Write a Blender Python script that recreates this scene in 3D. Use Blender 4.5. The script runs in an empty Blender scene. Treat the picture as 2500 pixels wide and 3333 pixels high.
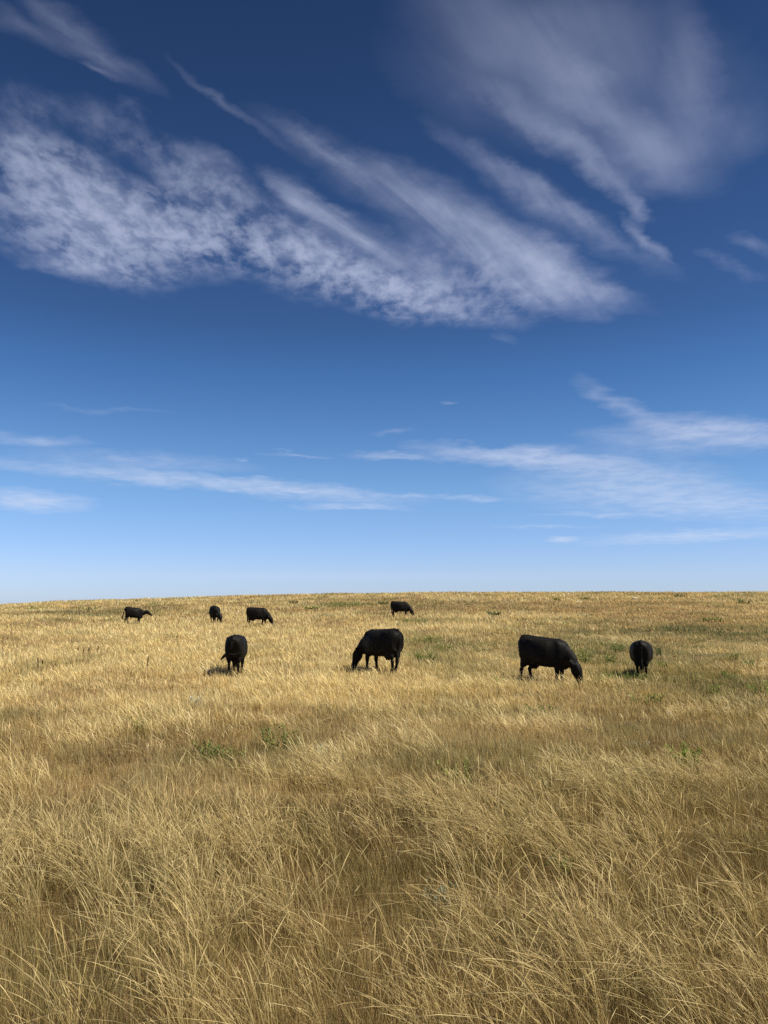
import bpy, bmesh, math, random
import numpy as np
from mathutils import Vector, Matrix, Euler

SC = bpy.context.scene
COL = SC.collection
RAD = math.radians

# ------------------------------------------------------------------ camera
W, H = 2500.0, 3333.0                      # pixel frame of the photograph
FPX = H * 28.0 / 36.0                      # 28 mm phone lens, long side 36 mm
EYE = 1.70
HORIZON_ROW = 1960.0
PITCH = math.atan((HORIZON_ROW - H / 2) / FPX)
cam_d = bpy.data.cameras.new('camera')
cam_d.sensor_fit = 'VERTICAL'; cam_d.sensor_height = 36.0; cam_d.lens = 28.0
cam_d.clip_start = 0.05; cam_d.clip_end = 20000.0
cam = bpy.data.objects.new('camera', cam_d); COL.objects.link(cam)
cam.location = (0, 0, EYE)
cam.rotation_euler = (RAD(90) + PITCH, 0, 0)
SC.camera = cam
SC.render.resolution_x = 768; SC.render.resolution_y = 1024

# ------------------------------------------------------------------ light
SUN_AZ = 108.0        # clockwise from the view direction: to the right, a little behind
SUN_EL = 54.0
sun_d = bpy.data.lights.new('sun', 'SUN')
sun_d.energy = 5.0; sun_d.angle = RAD(0.53); sun_d.color = (1.0, 0.93, 0.80)
sun = bpy.data.objects.new('sun', sun_d); COL.objects.link(sun)
sdir = Vector((math.sin(RAD(SUN_AZ)) * math.cos(RAD(SUN_EL)), math.cos(RAD(SUN_AZ)) * math.cos(RAD(SUN_EL)), math.sin(RAD(SUN_EL))))
sun.rotation_euler = sdir.to_track_quat('Z', 'Y').to_euler()
sun.location = (30, -20, 60)

# ------------------------------------------------------------------ world
world = bpy.data.worlds.new('World'); SC.world = world; world.use_nodes = True
NT = world.node_tree; NT.nodes.clear()
LK = NT.links


def node(kind, **kw):
    n = NT.nodes.new(kind)
    for k, v in kw.items():
        setattr(n, k, v)
    return n


def plug(sock, v):
    if isinstance(v, (int, float)):
        sock.default_value = v
    elif isinstance(v, tuple):
        sock.default_value = v
    else:
        LK.new(v, sock)


def mth(op, a, b=None, c=None, clamp=False):
    n = node('ShaderNodeMath', operation=op, use_clamp=clamp)
    plug(n.inputs[0], a)
    if b is not None: plug(n.inputs[1], b)
    if c is not None: plug(n.inputs[2], c)
    return n.outputs[0]


def mapr(v, a, b, c=0.0, d=1.0, smooth=True):
    n = node('ShaderNodeMapRange', interpolation_type='SMOOTHSTEP' if smooth else 'LINEAR', clamp=True)
    plug(n.inputs[0], v)
    for i, x in enumerate((a, b, c, d)): n.inputs[1 + i].default_value = x
    return n.outputs[0]


def comb(x, y, z):
    n = node('ShaderNodeCombineXYZ')
    for i, v in enumerate((x, y, z)): plug(n.inputs[i], v)
    return n.outputs[0]


def vadd(a, b):
    n = node('ShaderNodeVectorMath', operation='ADD'); plug(n.inputs[0], a); plug(n.inputs[1], b)
    return n.outputs[0]


def vmadd(a, b, c):
    n = node('ShaderNodeVectorMath', operation='MULTIPLY_ADD'); plug(n.inputs[0], a); plug(n.inputs[1], b); plug(n.inputs[2], c)
    return n.outputs[0]


def noise(vec, scale, detail=4.0, rough=0.55, dist=0.0, color=False):
    n = node('ShaderNodeTexNoise', noise_dimensions='3D'); plug(n.inputs['Vector'], vec)
    n.inputs['Scale'].default_value = scale; n.inputs['Detail'].default_value = detail
    n.inputs['Roughness'].default_value = rough; n.inputs['Distortion'].default_value = dist
    return n.outputs['Color'] if color else n.outputs['Fac']


def pix_dir(px, py):
    """unit world direction of a photo pixel"""
    x = (px - W / 2) / FPX; y = (H / 2 - py) / FPX
    c, s = math.cos(PITCH), math.sin(PITCH)
    v = Vector((x, c - s * y, s + c * y))
    return v.normalized()


def pix_ang(px, py):
    v = pix_dir(px, py)
    return math.atan2(v.x, v.y), math.asin(v.z)


tc = node('ShaderNodeTexCoord')
sep = node('ShaderNodeSeparateXYZ'); LK.new(tc.outputs['Generated'], sep.inputs[0])
DX, DY, DZ = sep.outputs
AZ = mth('ARCTAN2', DX, DY); EL = mth('ARCSINE', DZ)
ang = comb(AZ, EL, 0.0)
zden = mth('ADD', mth('MAXIMUM', DZ, 0.0), 0.05)
deck = comb(mth('DIVIDE', DX, zden), mth('DIVIDE', DY, zden), 0.0)     # flat cloud deck overhead
# gentle warp so the cloud outlines fray
wn = noise(deck, 4.0, 5.0, 0.62, 0.0, True)
ELF = mth('MULTIPLY', mapr(EL, 0.05, 0.55, 0.22, 1.0, False), 0.095)
warp = vmadd(wn, comb(mth('MULTIPLY', ELF, 1.0), mth('MULTIPLY', ELF, 0.62), 0.0), ang)
warp = vadd(warp, comb(mth('MULTIPLY', ELF, -0.5), mth('MULTIPLY', ELF, -0.31), 0.0))

# cloud patches: centre, half length, half width, tilt and strength; listed on a 1659 x 2212 sheet
K = W / 1659.0
MOTTLED = [(120, 440, 330, 150, 20, .75), (330, 500, 300, 125, 12, .75), (560, 525, 290, 105, 24, .7), (760, 595, 280, 75, 22, .75),
           (430, 375, 150, 70, 25, .55), (90, 345, 200, 75, 15, .45), (200, 570, 230, 50, 17, .55), (930, 645, 240, 55, 14, .6),
           (250, 290, 200, 60, 20, .25), (60, 240, 90, 60, 10, .25), (280, 235, 50, 25, 20, .25), (420, 540, 90, 50, 0, .35),
           (1030, 600, 220, 70, 20, .35)]
STREAK = [(800, 520, 300, 48, 28, .85), (660, 430, 110, 45, 25, .55), (1180, 600, 190, 85, 20, .7), (1060, 560, 300, 100, 22, .4),
          (900, 430, 420, 65, 25, .42), (1200, 460, 320, 46, 30, .42), (1400, 520, 90, 24, 45, .45), (1290, 500, 140, 24, 36, .35),
          (1000, 480, 340, 80, 25, .25), (490, 220, 190, 16, 38, .20), (700, 320, 160, 24, 28, .26), (1300, 630, 140, 30, 20, .25),
          (50, 60, 150, 36, 26, .22), (210, 110, 190, 40, 33, .25), (205, 150, 55, 14, 25, .28), (120, 30, 160, 30, 25, .18),
          (1200, 300, 260, 48, 32, .34), (1310, 385, 150, 32, 40, .32), (1380, 450, 60, 24, 65, .22), (1100, 380, 260, 36, 28, .2),
          (1635, 520, 60, 24, 20, .18), (1570, 562, 80, 22, 25, .18), (1090, 735, 34, 14, 20, .14)]
VEIL = [(1230, 120, 480, 250, 22, .44), (1230, 185, 150, 90, 40, .42), (1330, 260, 240, 78, 40, .38), (1430, 330, 170, 100, 20, .42),
        (1500, 160, 200, 80, 82, .36), (1050, 100, 250, 130, 40, .24), (1600, 290, 90, 80, 0, .16), (980, 210, 220, 90, 30, .14),
        (1180, 20, 300, 90, 10, .15)]
LOWC = [(1560, 930, 230, 38, 5, .62), (1350, 880, 140, 26, 28, .32), (1450, 950, 250, 40, 3, .36), (1110, 985, 270, 27, 4, .62),
        (850, 986, 120, 11, 3, .38), (1320, 1010, 300, 48, 6, .36), (1350, 1062, 330, 62, 3, .42), (1560, 1090, 260, 48, 2, .36),
        (1300, 1112, 190, 7, 1, .30), (1500, 1158, 290, 18, -3, .50), (1215, 1164, 42, 10, 0, .62), (1180, 1138, 140, 5, 0, .24),
        (70, 1082, 160, 30, 3, .66), (80, 950, 150, 18, 4, .32), (330, 1032, 470, 22, 5, .52), (660, 1062, 300, 26, 5, .46),
        (760, 1096, 150, 9, 1, .46), (300, 996, 300, 26, 3, .26), (890, 1071, 100, 7, 2, .32), (1030, 1076, 100, 9, 4, .32),
        (968, 870, 20, 7, 0, .26), (640, 982, 90, 7, 4, .26), (250, 888, 160, 8, 3, .10), (800, 1246, 1000, 14, 0, .12),
        (850, 935, 60, 8, -5, .14), (520, 988, 20, 7, 0, .3)]


def patches(coords, rows):
    acc = None
    for (cx, cy, hl, hw, a, amp) in rows:
        cx *= K; cy *= K; hl *= K; hw *= K
        ca, sa = math.cos(RAD(a)), math.sin(RAD(a))
        c = pix_ang(cx, cy)
        e = pix_ang(cx + ca * hl * .5, cy + sa * hl * .5); e0 = pix_ang(cx - ca * hl * .5, cy - sa * hl * .5)
        p = pix_ang(cx - sa * hw * .5, cy + ca * hw * .5); p0 = pix_ang(cx + sa * hw * .5, cy - ca * hw * .5)
        ex, ey = e[0] - e0[0], e[1] - e0[1]
        L = math.hypot(ex, ey); Wd = abs((p[0] - p0[0]) * -ey + (p[1] - p0[1]) * ex) / L
        m = node('ShaderNodeMapping', vector_type='TEXTURE'); LK.new(coords, m.inputs['Vector'])
        m.inputs['Location'].default_value = (c[0], c[1], 0)
        m.inputs['Rotation'].default_value = (0, 0, math.atan2(ey, ex))
        m.inputs['Scale'].default_value = (L, Wd, 1)
        g = node('ShaderNodeTexGradient', gradient_type='SPHERICAL'); LK.new(m.outputs[0], g.inputs[0])
        s = mth('POWER', g.outputs['Fac'], 1.1)
        acc = mth('MULTIPLY', s, amp) if acc is None else mth('MULTIPLY_ADD', s, amp, acc)
    return acc


mot, stk, vei, low = patches(warp, MOTTLED), patches(warp, STREAK), patches(warp, VEIL), patches(warp, LOWC)
# cell-like ripple of the mottled band, drawn-out fibre of the streaks
rm = node('ShaderNodeMapping'); LK.new(deck, rm.inputs['Vector']); rm.inputs['Rotation'].default_value = (0, 0, RAD(12)); rm.inputs['Scale'].default_value = (1.0, 0.60, 1.0)
n_m = noise(rm.outputs[0], 19.0, 4.5, 0.60, 0.2)
n_m2 = noise(deck, 3.6, 2.0, 0.5, 0.0)
sm = node('ShaderNodeMapping', vector_type='TEXTURE'); LK.new(deck, sm.inputs['Vector']); sm.inputs['Rotation'].default_value = (0, 0, RAD(56)); sm.inputs['Scale'].default_value = (2.6, 0.42, 1.0)
n_s = noise(sm.outputs[0], 2.6, 6.0, 0.60, 0.6)
n_f = noise(sm.outputs[0], 7.5, 4.0, 0.60, 0.3)
lm = node('ShaderNodeMapping'); LK.new(deck, lm.inputs['Vector']); lm.inputs['Scale'].default_value = (1.2, 1.0, 1.0)
n_l = noise(lm.outputs[0], 5.0, 5.0, 0.62, 0.3)
mot = mth('MULTIPLY', mot, mth('ADD', mapr(n_m, 0.34, 0.70, 0.12, 0.96), mapr(n_m2, 0.35, 0.65, -0.10, 0.30)))
fib = mth('MULTIPLY', mapr(n_s, 0.30, 0.70, 0.34, 1.06), mapr(n_f, 0.25, 0.75, 0.84, 1.14))
stk = mth('MULTIPLY', mth('MULTIPLY', stk, fib), mapr(n_m, 0.30, 0.70, 0.84, 1.12))
vei = mth('MULTIPLY', mth('MULTIPLY', vei, mapr(fib, 0.2, 1.1, 0.50, 0.95, False)), mapr(n_m2, 0.3, 0.7, 0.55, 0.92))
low = mth('MULTIPLY', low, mapr(n_l, 0.32, 0.68, 0.60, 1.4))
# the same thin cirrus goes on round the rest of the sky
off = mapr(mth('ABSOLUTE', AZ), 0.62, 1.1)
n_o = noise(sm.outputs[0], 1.1, 5.0, 0.6, 0.5)
oth = mth('MULTIPLY', mth('MULTIPLY', mapr(n_o, 0.48, 0.75, 0.0, 0.6), off), mapr(EL, 0.03, 0.2))
dens = mth('ADD', mth('ADD', mth('ADD', mot, stk), mth('ADD', vei, low)), oth)
alpha = mth('SUBTRACT', 1.0, mth('POWER', 2.71828, mth('MULTIPLY', dens, -1.15)))

sky = node('ShaderNodeTexSky', sky_type='NISHITA')
sky.sun_disc = False; sky.sun_elevation = RAD(SUN_EL); sky.sun_rotation = RAD(SUN_AZ)
sky.altitude = 1200.0; sky.air_density = 1.0; sky.dust_density = 0.6; sky.ozone_density = 2.0
grade = node('ShaderNodeValToRGB')
LK.new(mapr(EL, 0.0, 0.80, 0.0, 1.0, False), grade.inputs[0])
cr = grade.color_ramp
GR = [(0, (0.510, 0.629, 0.983)), (0.05, (0.542, 0.629, 0.932)), (0.18, (0.469, 0.631, 0.819)), (0.35, (0.267, 0.450, 0.653)), (0.43, (0.223, 0.342, 0.511)), (0.82, (0.145, 0.223, 0.338)), (1, (0.114, 0.185, 0.290))]
while len(cr.elements) < len(GR): cr.elements.new(0.5)
for e, (p, c) in zip(cr.elements, GR):
    e.position = p; e.color = (*c, 1)
gm = node('ShaderNodeMix', data_type='RGBA', blend_type='MULTIPLY'); gm.inputs[0].default_value = 1.0
LK.new(sky.outputs[0], gm.inputs[6]); LK.new(grade.outputs[0], gm.inputs[7])
ccol = node('ShaderNodeValToRGB'); LK.new(mapr(EL, 0.05, 0.70, 0.0, 1.0, False), ccol.inputs[0])
CC = [(0.0, (4.6, 5.1, 6.2)), (0.45, (3.7, 4.05, 5.35)), (1.0, (2.5, 2.75, 3.9))]
cc = ccol.color_ramp
while len(cc.elements) < len(CC): cc.elements.new(0.5)
for e, (p, c) in zip(cc.elements, CC):
    e.position = p; e.color = (*c, 1)
cm = node('ShaderNodeMix', data_type='RGBA'); LK.new(alpha, cm.inputs[0]); LK.new(gm.outputs[2], cm.inputs[6]); LK.new(ccol.outputs[0], cm.inputs[7])
bg = node('ShaderNodeBackground'); bg.inputs['Strength'].default_value = 0.1; LK.new(cm.outputs[2], bg.inputs['Color'])
wo = node('ShaderNodeOutputWorld'); LK.new(bg.outputs[0], wo.inputs['Surface'])
world.cycles.sampling_method = 'MANUAL'; world.cycles.sample_map_resolution = 256

vs = SC.view_settings
vs.view_transform = 'Standard'; vs.look = 'None'; vs.exposure = 0.60; vs.gamma = 1.0; vs.use_curve_mapping = False
cy = SC.cycles
cy.use_denoising = False
cy.max_bounces = 5; cy.diffuse_bounces = 3; cy.glossy_bounces = 2; cy.transmission_bounces = 4; cy.transparent_max_bounces = 4
cy.sample_clamp_indirect = 4.0
cy.caustics_reflective = False; cy.caustics_refractive = False

# ------------------------------------------------------------------ noise in numpy
_rs = np.random.RandomState(7)
_LAT = _rs.rand(512, 512)


def vnoise(x, y):
    xi = np.floor(x).astype(np.int64); yi = np.floor(y).astype(np.int64)
    fx = x - xi; fy = y - yi
    fx = fx * fx * (3 - 2 * fx); fy = fy * fy * (3 - 2 * fy)
    a = _LAT[xi % 512, yi % 512]; b = _LAT[(xi + 1) % 512, yi % 512]
    c = _LAT[xi % 512, (yi + 1) % 512]; d = _LAT[(xi + 1) % 512, (yi + 1) % 512]
    return (a * (1 - fx) + b * fx) * (1 - fy) + (c * (1 - fx) + d * fx) * fy


def fbm(x, y, octv=4, seed=0):
    s = 0; amp = 0.5; tot = 0
    for i in range(octv):
        s = s + amp * vnoise(x * 2 ** i + 17.3 * i + 31.7 * seed, y * 2 ** i + 9.1 * i + 57.3 * seed)
        tot += amp; amp *= 0.5
    return s / tot


# ------------------------------------------------------------------ terrain
PY = np.array([-400, -60, -10, 0, 4.5, 10, 17, 24, 32, 40, 48, 55, 65, 77, 90, 100, 112, 125, 140, 170, 230, 400, 1000, 4000.])
PZ = np.array([-2.0, -1.7, -1.6, -1.7, -2.15, -2.43, -2.47, -2.40, -2.25, -2.04, -1.82, -1.60, -1.22, -0.66, 0.02, 0.55, 1.1, 1.5, 1.4, 0.2, -5, -22, -45, -60.])


def pchip_slopes(x, y):
    h = np.diff(x); d = np.diff(y) / h
    m = np.zeros_like(y)
    for i in range(1, len(x) - 1):
        if d[i - 1] * d[i] > 0:
            w1 = 2 * h[i] + h[i - 1]; w2 = h[i] + 2 * h[i - 1]
            m[i] = (w1 + w2) / (w1 / d[i - 1] + w2 / d[i])
    m[0] = d[0]; m[-1] = d[-1]
    return m


PM = pchip_slopes(PY, PZ)


def profile(y):
    y = np.clip(y, PY[0], PY[-1])
    i = np.clip(np.searchsorted(PY, y) - 1, 0, len(PY) - 2)
    h = PY[i + 1] - PY[i]; t = (y - PY[i]) / h
    return ((1 + 2 * t) * (1 - t) ** 2 * PZ[i] + t * (1 - t) ** 2 * h * PM[i] + t * t * (3 - 2 * t) * PZ[i + 1] + t * t * (t - 1) * h * PM[i + 1])


def ground_z(x, y):
    x = np.asarray(x, float); y = np.asarray(y, float)
    t = np.clip((y - 15) / 105.0, 0, 1); t = t * t * (3 - 2 * t)
    tilt = 0.22 * np.exp(np.clip(-x, -200, 75) / 25.0)
    tilt = 4.0 * tilt / (4.0 + tilt) * 1.35
    far = np.clip((y - 300) / 400.0, 0, 1)
    bump = (fbm(x / 3.1, y / 3.1, 3, 3) - 0.5) * 0.16 + (fbm(x / 14.0, y / 14.0, 2, 5) - 0.5) * 0.30 * np.clip(y / 20, 0, 1)
    return EYE + profile(y) + 0.02 - tilt * t * (1 - far) + bump * (1 - far)


def ground_hit(px, py):
    """where the ray through a photo pixel meets the ground"""
    v = pix_dir(px, py)
    ts = np.linspace(2, 200, 8000)
    zz = EYE + v.z * ts - ground_z(v.x * ts, v.y * ts)
    k = np.argmax(zz < 0)
    if zz[k] >= 0:
        k = int(np.argmin(zz))
    return Vector((v.x * ts[k], v.y * ts[k], float(ground_z(v.x * ts[k], v.y * ts[k]))))


def material(name):
    m = bpy.data.materials.new(name); m.use_nodes = True
    m.node_tree.nodes.clear()
    return m, m.node_tree


def mesh_np(name, verts, tris, mat, colors=None):
    me = bpy.data.meshes.new(name)
    n, t = len(verts), len(tris)
    me.vertices.add(n); me.vertices.foreach_set('co', np.ascontiguousarray(verts, np.float32).ravel())
    me.loops.add(t * 3); me.loops.foreach_set('vertex_index', np.ascontiguousarray(tris, np.int32).ravel())
    me.polygons.add(t)
    me.polygons.foreach_set('loop_start', np.arange(0, t * 3, 3, dtype=np.int32))
    me.update(calc_edges=True)
    if colors is not None:
        at = me.attributes.new('tint', 'FLOAT_COLOR', 'POINT')
        c = np.ones((n, 4), np.float32); c[:, :3] = colors
        at.data.foreach_set('color', c.ravel())
    me.materials.append(mat)
    ob = bpy.data.objects.new(name, me); COL.objects.link(ob)
    return ob


def tag(o, label=None, cat=None, group=None, kind=None):
    if label: o['label'] = label
    if cat: o['category'] = cat
    if group: o['group'] = group
    if kind: o['kind'] = kind
    return o


# ground material: thatch and bare soil showing between the blades
gmat, gt = material('soil_and_thatch')
gN = gt.nodes; gL = gt.links
go = gN.new('ShaderNodeOutputMaterial'); gb = gN.new('ShaderNodeBsdfPrincipled'); gL.new(gb.outputs[0], go.inputs[0])
gb.inputs['Roughness'].default_value = 0.95; gb.inputs['Specular IOR Level'].default_value = 0.1
gp = gN.new('ShaderNodeNewGeometry')
g1 = gN.new('ShaderNodeTexNoise'); g1.inputs['Scale'].default_value = 0.35; g1.inputs['Detail'].default_value = 6; gL.new(gp.outputs['Position'], g1.inputs['Vector'])
g2 = gN.new('ShaderNodeTexNoise'); g2.inputs['Scale'].default_value = 28.0; g2.inputs['Detail'].default_value = 5; gL.new(gp.outputs['Position'], g2.inputs['Vector'])
r1 = gN.new('ShaderNodeValToRGB'); gL.new(g1.outputs['Fac'], r1.inputs[0])
r1.color_ramp.elements[0].position = 0.35; r1.color_ramp.elements[0].color = (.17, .12, .065, 1)
r1.color_ramp.elements[1].position = 0.65; r1.color_ramp.elements[1].color = (.30, .215, .10, 1)
r2 = gN.new('ShaderNodeValToRGB'); gL.new(g2.outputs['Fac'], r2.inputs[0])
r2.color_ramp.elements[0].position = 0.3; r2.color_ramp.elements[0].color = (.55, .50, .45, 1)
r2.color_ramp.elements[1].position = 0.7; r2.color_ramp.elements[1].color = (1.25, 1.2, 1.1, 1)
gmx = gN.new('ShaderNodeMix'); gmx.data_type = 'RGBA'; gmx.blend_type = 'MULTIPLY'; gmx.inputs[0].default_value = 1
gL.new(r1.outputs[0], gmx.inputs[6]); gL.new(r2.outputs[0], gmx.inputs[7]); gL.new(gmx.outputs[2], gb.inputs['Base Color'])
gbu = gN.new('ShaderNodeBump'); gbu.inputs['Strength'].default_value = 0.6; gbu.inputs['Distance'].default_value = 0.03
gL.new(g2.outputs['Fac'], gbu.inputs['Height']); gL.new(gbu.outputs[0], gb.inputs['Normal'])

gx = np.concatenate([-np.geomspace(3000, 80, 18), np.linspace(-78, 78, 157), np.geomspace(80, 3000, 18)])
gy = np.concatenate([-np.geomspace(380, 12, 10), np.linspace(-10, 40, 101), np.linspace(40.7, 150, 150), np.geomspace(153, 4000, 34)])
GX, GY = np.meshgrid(gx, gy)
GZ = ground_z(GX, GY)
nx, ny = len(gx), len(gy)
gv = np.stack([GX.ravel(), GY.ravel(), GZ.ravel()], 1)
ii, jj = np.meshgrid(np.arange(nx - 1), np.arange(ny - 1)); q = (jj * nx + ii).ravel()
gtri = np.concatenate([np.stack([q, q + 1, q + nx + 1], 1), np.stack([q, q + nx + 1, q + nx], 1)])
ground = mesh_np('ground', gv, gtri, gmat)
ground.data.polygons.foreach_set('use_smooth', np.ones(len(gtri), bool))
tag(ground, 'dry brown pasture soil and thatch rising to a low ridge', 'ground', kind='structure')

# ------------------------------------------------------------------ grass
bmat, bt = material('dry_grass')
bN = bt.nodes; bL = bt.links
bo = bN.new('ShaderNodeOutputMaterial')
ba = bN.new('ShaderNodeAttribute'); ba.attribute_name = 'tint'
bd = bN.new('ShaderNodeBsdfDiffuse'); btn = bN.new('ShaderNodeBsdfTranslucent'); bgl = bN.new('ShaderNodeBsdfGlossy')
bgl.inputs['Roughness'].default_value = 0.45; bgl.inputs['Color'].default_value = (.9, .85, .75, 1)
bm1 = bN.new('ShaderNodeMixShader'); bm1.inputs[0].default_value = 0.45
bm2 = bN.new('ShaderNodeMixShader'); bm2.inputs[0].default_value = 0.03
bL.new(ba.outputs['Color'], bd.inputs['Color']); bL.new(ba.outputs['Color'], btn.inputs['Color'])
bL.new(bd.outputs[0], bm1.inputs[1]); bL.new(btn.outputs[0], bm1.inputs[2])
bL.new(bm1.outputs[0], bm2.inputs[1]); bL.new(bgl.outputs[0], bm2.inputs[2]); bL.new(bm2.outputs[0], bo.inputs[0])

rng = np.random.RandomState(20)


def ribbons(base, h, dirx, diry, bend, w, yaw, segs, col, tipcol=None, head=0.0):
    """curved tapering blades: base (N,3), height, lean (x, y) at the tip as a share of height"""
    n = len(base)
    ts = np.linspace(0, 1, segs + 1)
    vs_, cs_ = [], []
    wx = np.cos(yaw); wy = np.sin(yaw)
    for k, t in enumerate(ts):
        cur = (1 - bend) * t + bend * t ** 2.3
        px = base[:, 0] + dirx * h * cur; py = base[:, 1] + diry * h * cur
        lean2 = np.clip((dirx ** 2 + diry ** 2), 0, 1.6)
        pz = base[:, 2] + h * (t - 0.33 * lean2 * t ** 2.6) - 0.015 * (t == 0)
        c = col if tipcol is None else col * (1 - t) + tipcol * t
        if k == segs:
            vs_.append(np.stack([px, py, pz], 1)); cs_.append(c)
        else:
            prof = (1 - 0.75 * t) if head == 0 else (0.75 - 0.25 * t + head * math.exp(-((t - 0.84) / 0.10) ** 2))
            ww = 0.5 * w * prof
            vs_.append(np.stack([px - wx * ww, py - wy * ww, pz], 1)); cs_.append(c)
            vs_.append(np.stack([px + wx * ww, py + wy * ww, pz], 1)); cs_.append(c)
    nv = 2 * segs + 1
    V = np.stack(vs_, 1).reshape(-1, 3); C = np.stack(cs_, 1).reshape(-1, 3)
    f = []
    for k in range(segs - 1):
        a = 2 * k; f += [(a, a + 1, a + 3), (a, a + 3, a + 2)]
    a = 2 * (segs - 1); f.append((a, a + 1, a + 2))
    F = (np.array(f)[None] + (np.arange(n) * nv)[:, None, None]).reshape(-1, 3)
    return V, F, C


def rods(base, h, dirx, diry, bend, w, segs, col, tipcol, head):
    """three-sided stalks with a narrow seed head"""
    n = len(base); ts = np.concatenate([np.linspace(0, 0.72, segs - 1), [0.86, 1.0]])
    vs_, cs_ = [], []
    ph = rng.rand(n) * 6.28
    for k, t in enumerate(ts):
        cur = (1 - bend) * t + bend * t ** 2.3
        px = base[:, 0] + dirx * h * cur; py = base[:, 1] + diry * h * cur
        lean2 = np.clip((dirx ** 2 + diry ** 2), 0, 1.6)
        pz = base[:, 2] + h * (t - 0.33 * lean2 * t ** 2.6) - 0.015 * (t == 0)
        c = col * (1 - t) + tipcol * t
        if k == len(ts) - 1:
            vs_.append(np.stack([px, py, pz], 1)); cs_.append(c)
        else:
            r = 0.5 * w * ((0.85 - 0.35 * t) + head * (1.0 if k == len(ts) - 2 else 0.0))
            for m in range(3):
                a = ph + m * 2.0944
                vs_.append(np.stack([px + np.cos(a) * r, py + np.sin(a) * r, pz + 0.3 * np.sin(a) * r], 1)); cs_.append(c)
    L = len(ts) - 1; nv = 3 * L + 1
    V = np.stack(vs_, 1).reshape(-1, 3); C = np.stack(cs_, 1).reshape(-1, 3)
    f = []
    for k in range(L - 1):
        for m in range(3):
            a, b = 3 * k + m, 3 * k + (m + 1) % 3
            f += [(a, b, b + 3), (a, b + 3, a + 3)]
    for m in range(3): f.append((3 * (L - 1) + m, 3 * (L - 1) + (m + 1) % 3, 3 * L))
    F = (np.array(f)[None] + (np.arange(n) * nv)[:, None, None]).reshape(-1, 3)
    return V, F, C


STRAW = np.array((.78, .605, .265)); PALE = np.array((.88, .74, .40)); GOLD = np.array((.62, .43, .125))
BROWN = np.array((.37, .25, .11)); DARKB = np.array((.22, .15, .075)); OLIVE = np.array((.215, .215, .075)); GREEN = np.array((.13, .18, .045))

# stands of other growth and darker tinted patches, each where it lies on the slope: pixel centre, pixel half sizes, kind, strength
STANDS = [(2260, 2058, 360, 30, 'olive', 1.0), (2150, 2130, 420, 55, 'olive', .5), (1900, 2060, 150, 22, 'olive', .7), (1390, 2108, 120, 42, 'green', .75), (1960, 2135, 200, 55, 'green', .7),  # wide olive patches on the right slope: blades tinted a darker olive
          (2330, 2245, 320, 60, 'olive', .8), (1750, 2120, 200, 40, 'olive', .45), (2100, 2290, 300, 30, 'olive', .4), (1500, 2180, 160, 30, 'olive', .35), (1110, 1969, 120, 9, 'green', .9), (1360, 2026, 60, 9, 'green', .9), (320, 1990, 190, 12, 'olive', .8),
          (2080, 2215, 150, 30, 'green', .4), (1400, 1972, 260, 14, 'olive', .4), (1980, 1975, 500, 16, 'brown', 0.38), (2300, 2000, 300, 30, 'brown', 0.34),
          (330, 2245, 210, 45, 'brown', 0.68), (130, 2095, 160, 18, 'brown', 0.52), (900, 2440, 330, 60, 'brown', 0.52), (430, 2490, 220, 65, 'dark', 0.68),
          (1500, 2570, 260, 45, 'dark', 0.52), (2150, 2470, 330, 60, 'brown', 0.60), (2100, 2340, 420, 90, 'brown', 0.45), (2330, 2600, 220, 70, 'brown', 0.38),
          (600, 2075, 480, 45, 'straw', .9), (860, 2020, 240, 20, 'straw', .7), (1150, 2160, 480, 45, 'straw', .7), (1380, 2240, 300, 40, 'straw', .8),
          (480, 2320, 300, 50, 'straw', .7), (1600, 2045, 90, 12, 'straw', .8), (2230, 2200, 200, 25, 'gold', .7), (1990, 2240, 120, 20, 'gold', .6),
          (2020, 2092, 90, 14, 'straw', .7), (650, 2380, 260, 40, 'green', .12), (1400, 2210, 200, 60, 'gold', .2), (640, 2800, 380, 160, 'straw', .5),
          (1480, 2720, 260, 120, 'straw', .5), (2300, 3000, 300, 160, 'gold', .5), (1000, 2640, 300, 40, 'brown', 0.45), (1750, 2980, 260, 90, 'brown', 0.45), (300, 2640, 260, 50, 'brown', 0.38), (850, 2980, 240, 80, 'brown', 0.38), (150, 2950, 220, 200, 'straw', .3), (1900, 2750, 420, 110, 'gold', .5),
          (915, 2440, 90, 25, 'green', .6), (720, 2475, 110, 20, 'green', .6), (2230, 2485, 100, 18, 'green', .5), (1505, 2550, 90, 22, 'green', .5), (380, 3000, 180, 120, 'green', .45), (1100, 3150, 220, 120, 'green', .3), (1330, 2960, 160, 90, 'green', .3), (2250, 3200, 260, 80, 'dark', 0.45)]
_st = []
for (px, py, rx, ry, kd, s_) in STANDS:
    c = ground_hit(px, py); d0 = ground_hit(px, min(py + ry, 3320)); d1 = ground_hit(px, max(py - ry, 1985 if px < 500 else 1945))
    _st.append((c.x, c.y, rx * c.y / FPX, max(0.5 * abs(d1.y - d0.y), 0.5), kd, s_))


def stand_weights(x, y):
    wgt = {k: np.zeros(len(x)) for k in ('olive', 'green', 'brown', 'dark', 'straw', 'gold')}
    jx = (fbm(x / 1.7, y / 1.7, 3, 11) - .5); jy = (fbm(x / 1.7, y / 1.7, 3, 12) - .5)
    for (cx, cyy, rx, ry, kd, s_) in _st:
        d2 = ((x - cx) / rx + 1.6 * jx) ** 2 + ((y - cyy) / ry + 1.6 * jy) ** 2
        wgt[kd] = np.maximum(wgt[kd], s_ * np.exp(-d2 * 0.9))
    return wgt


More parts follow.
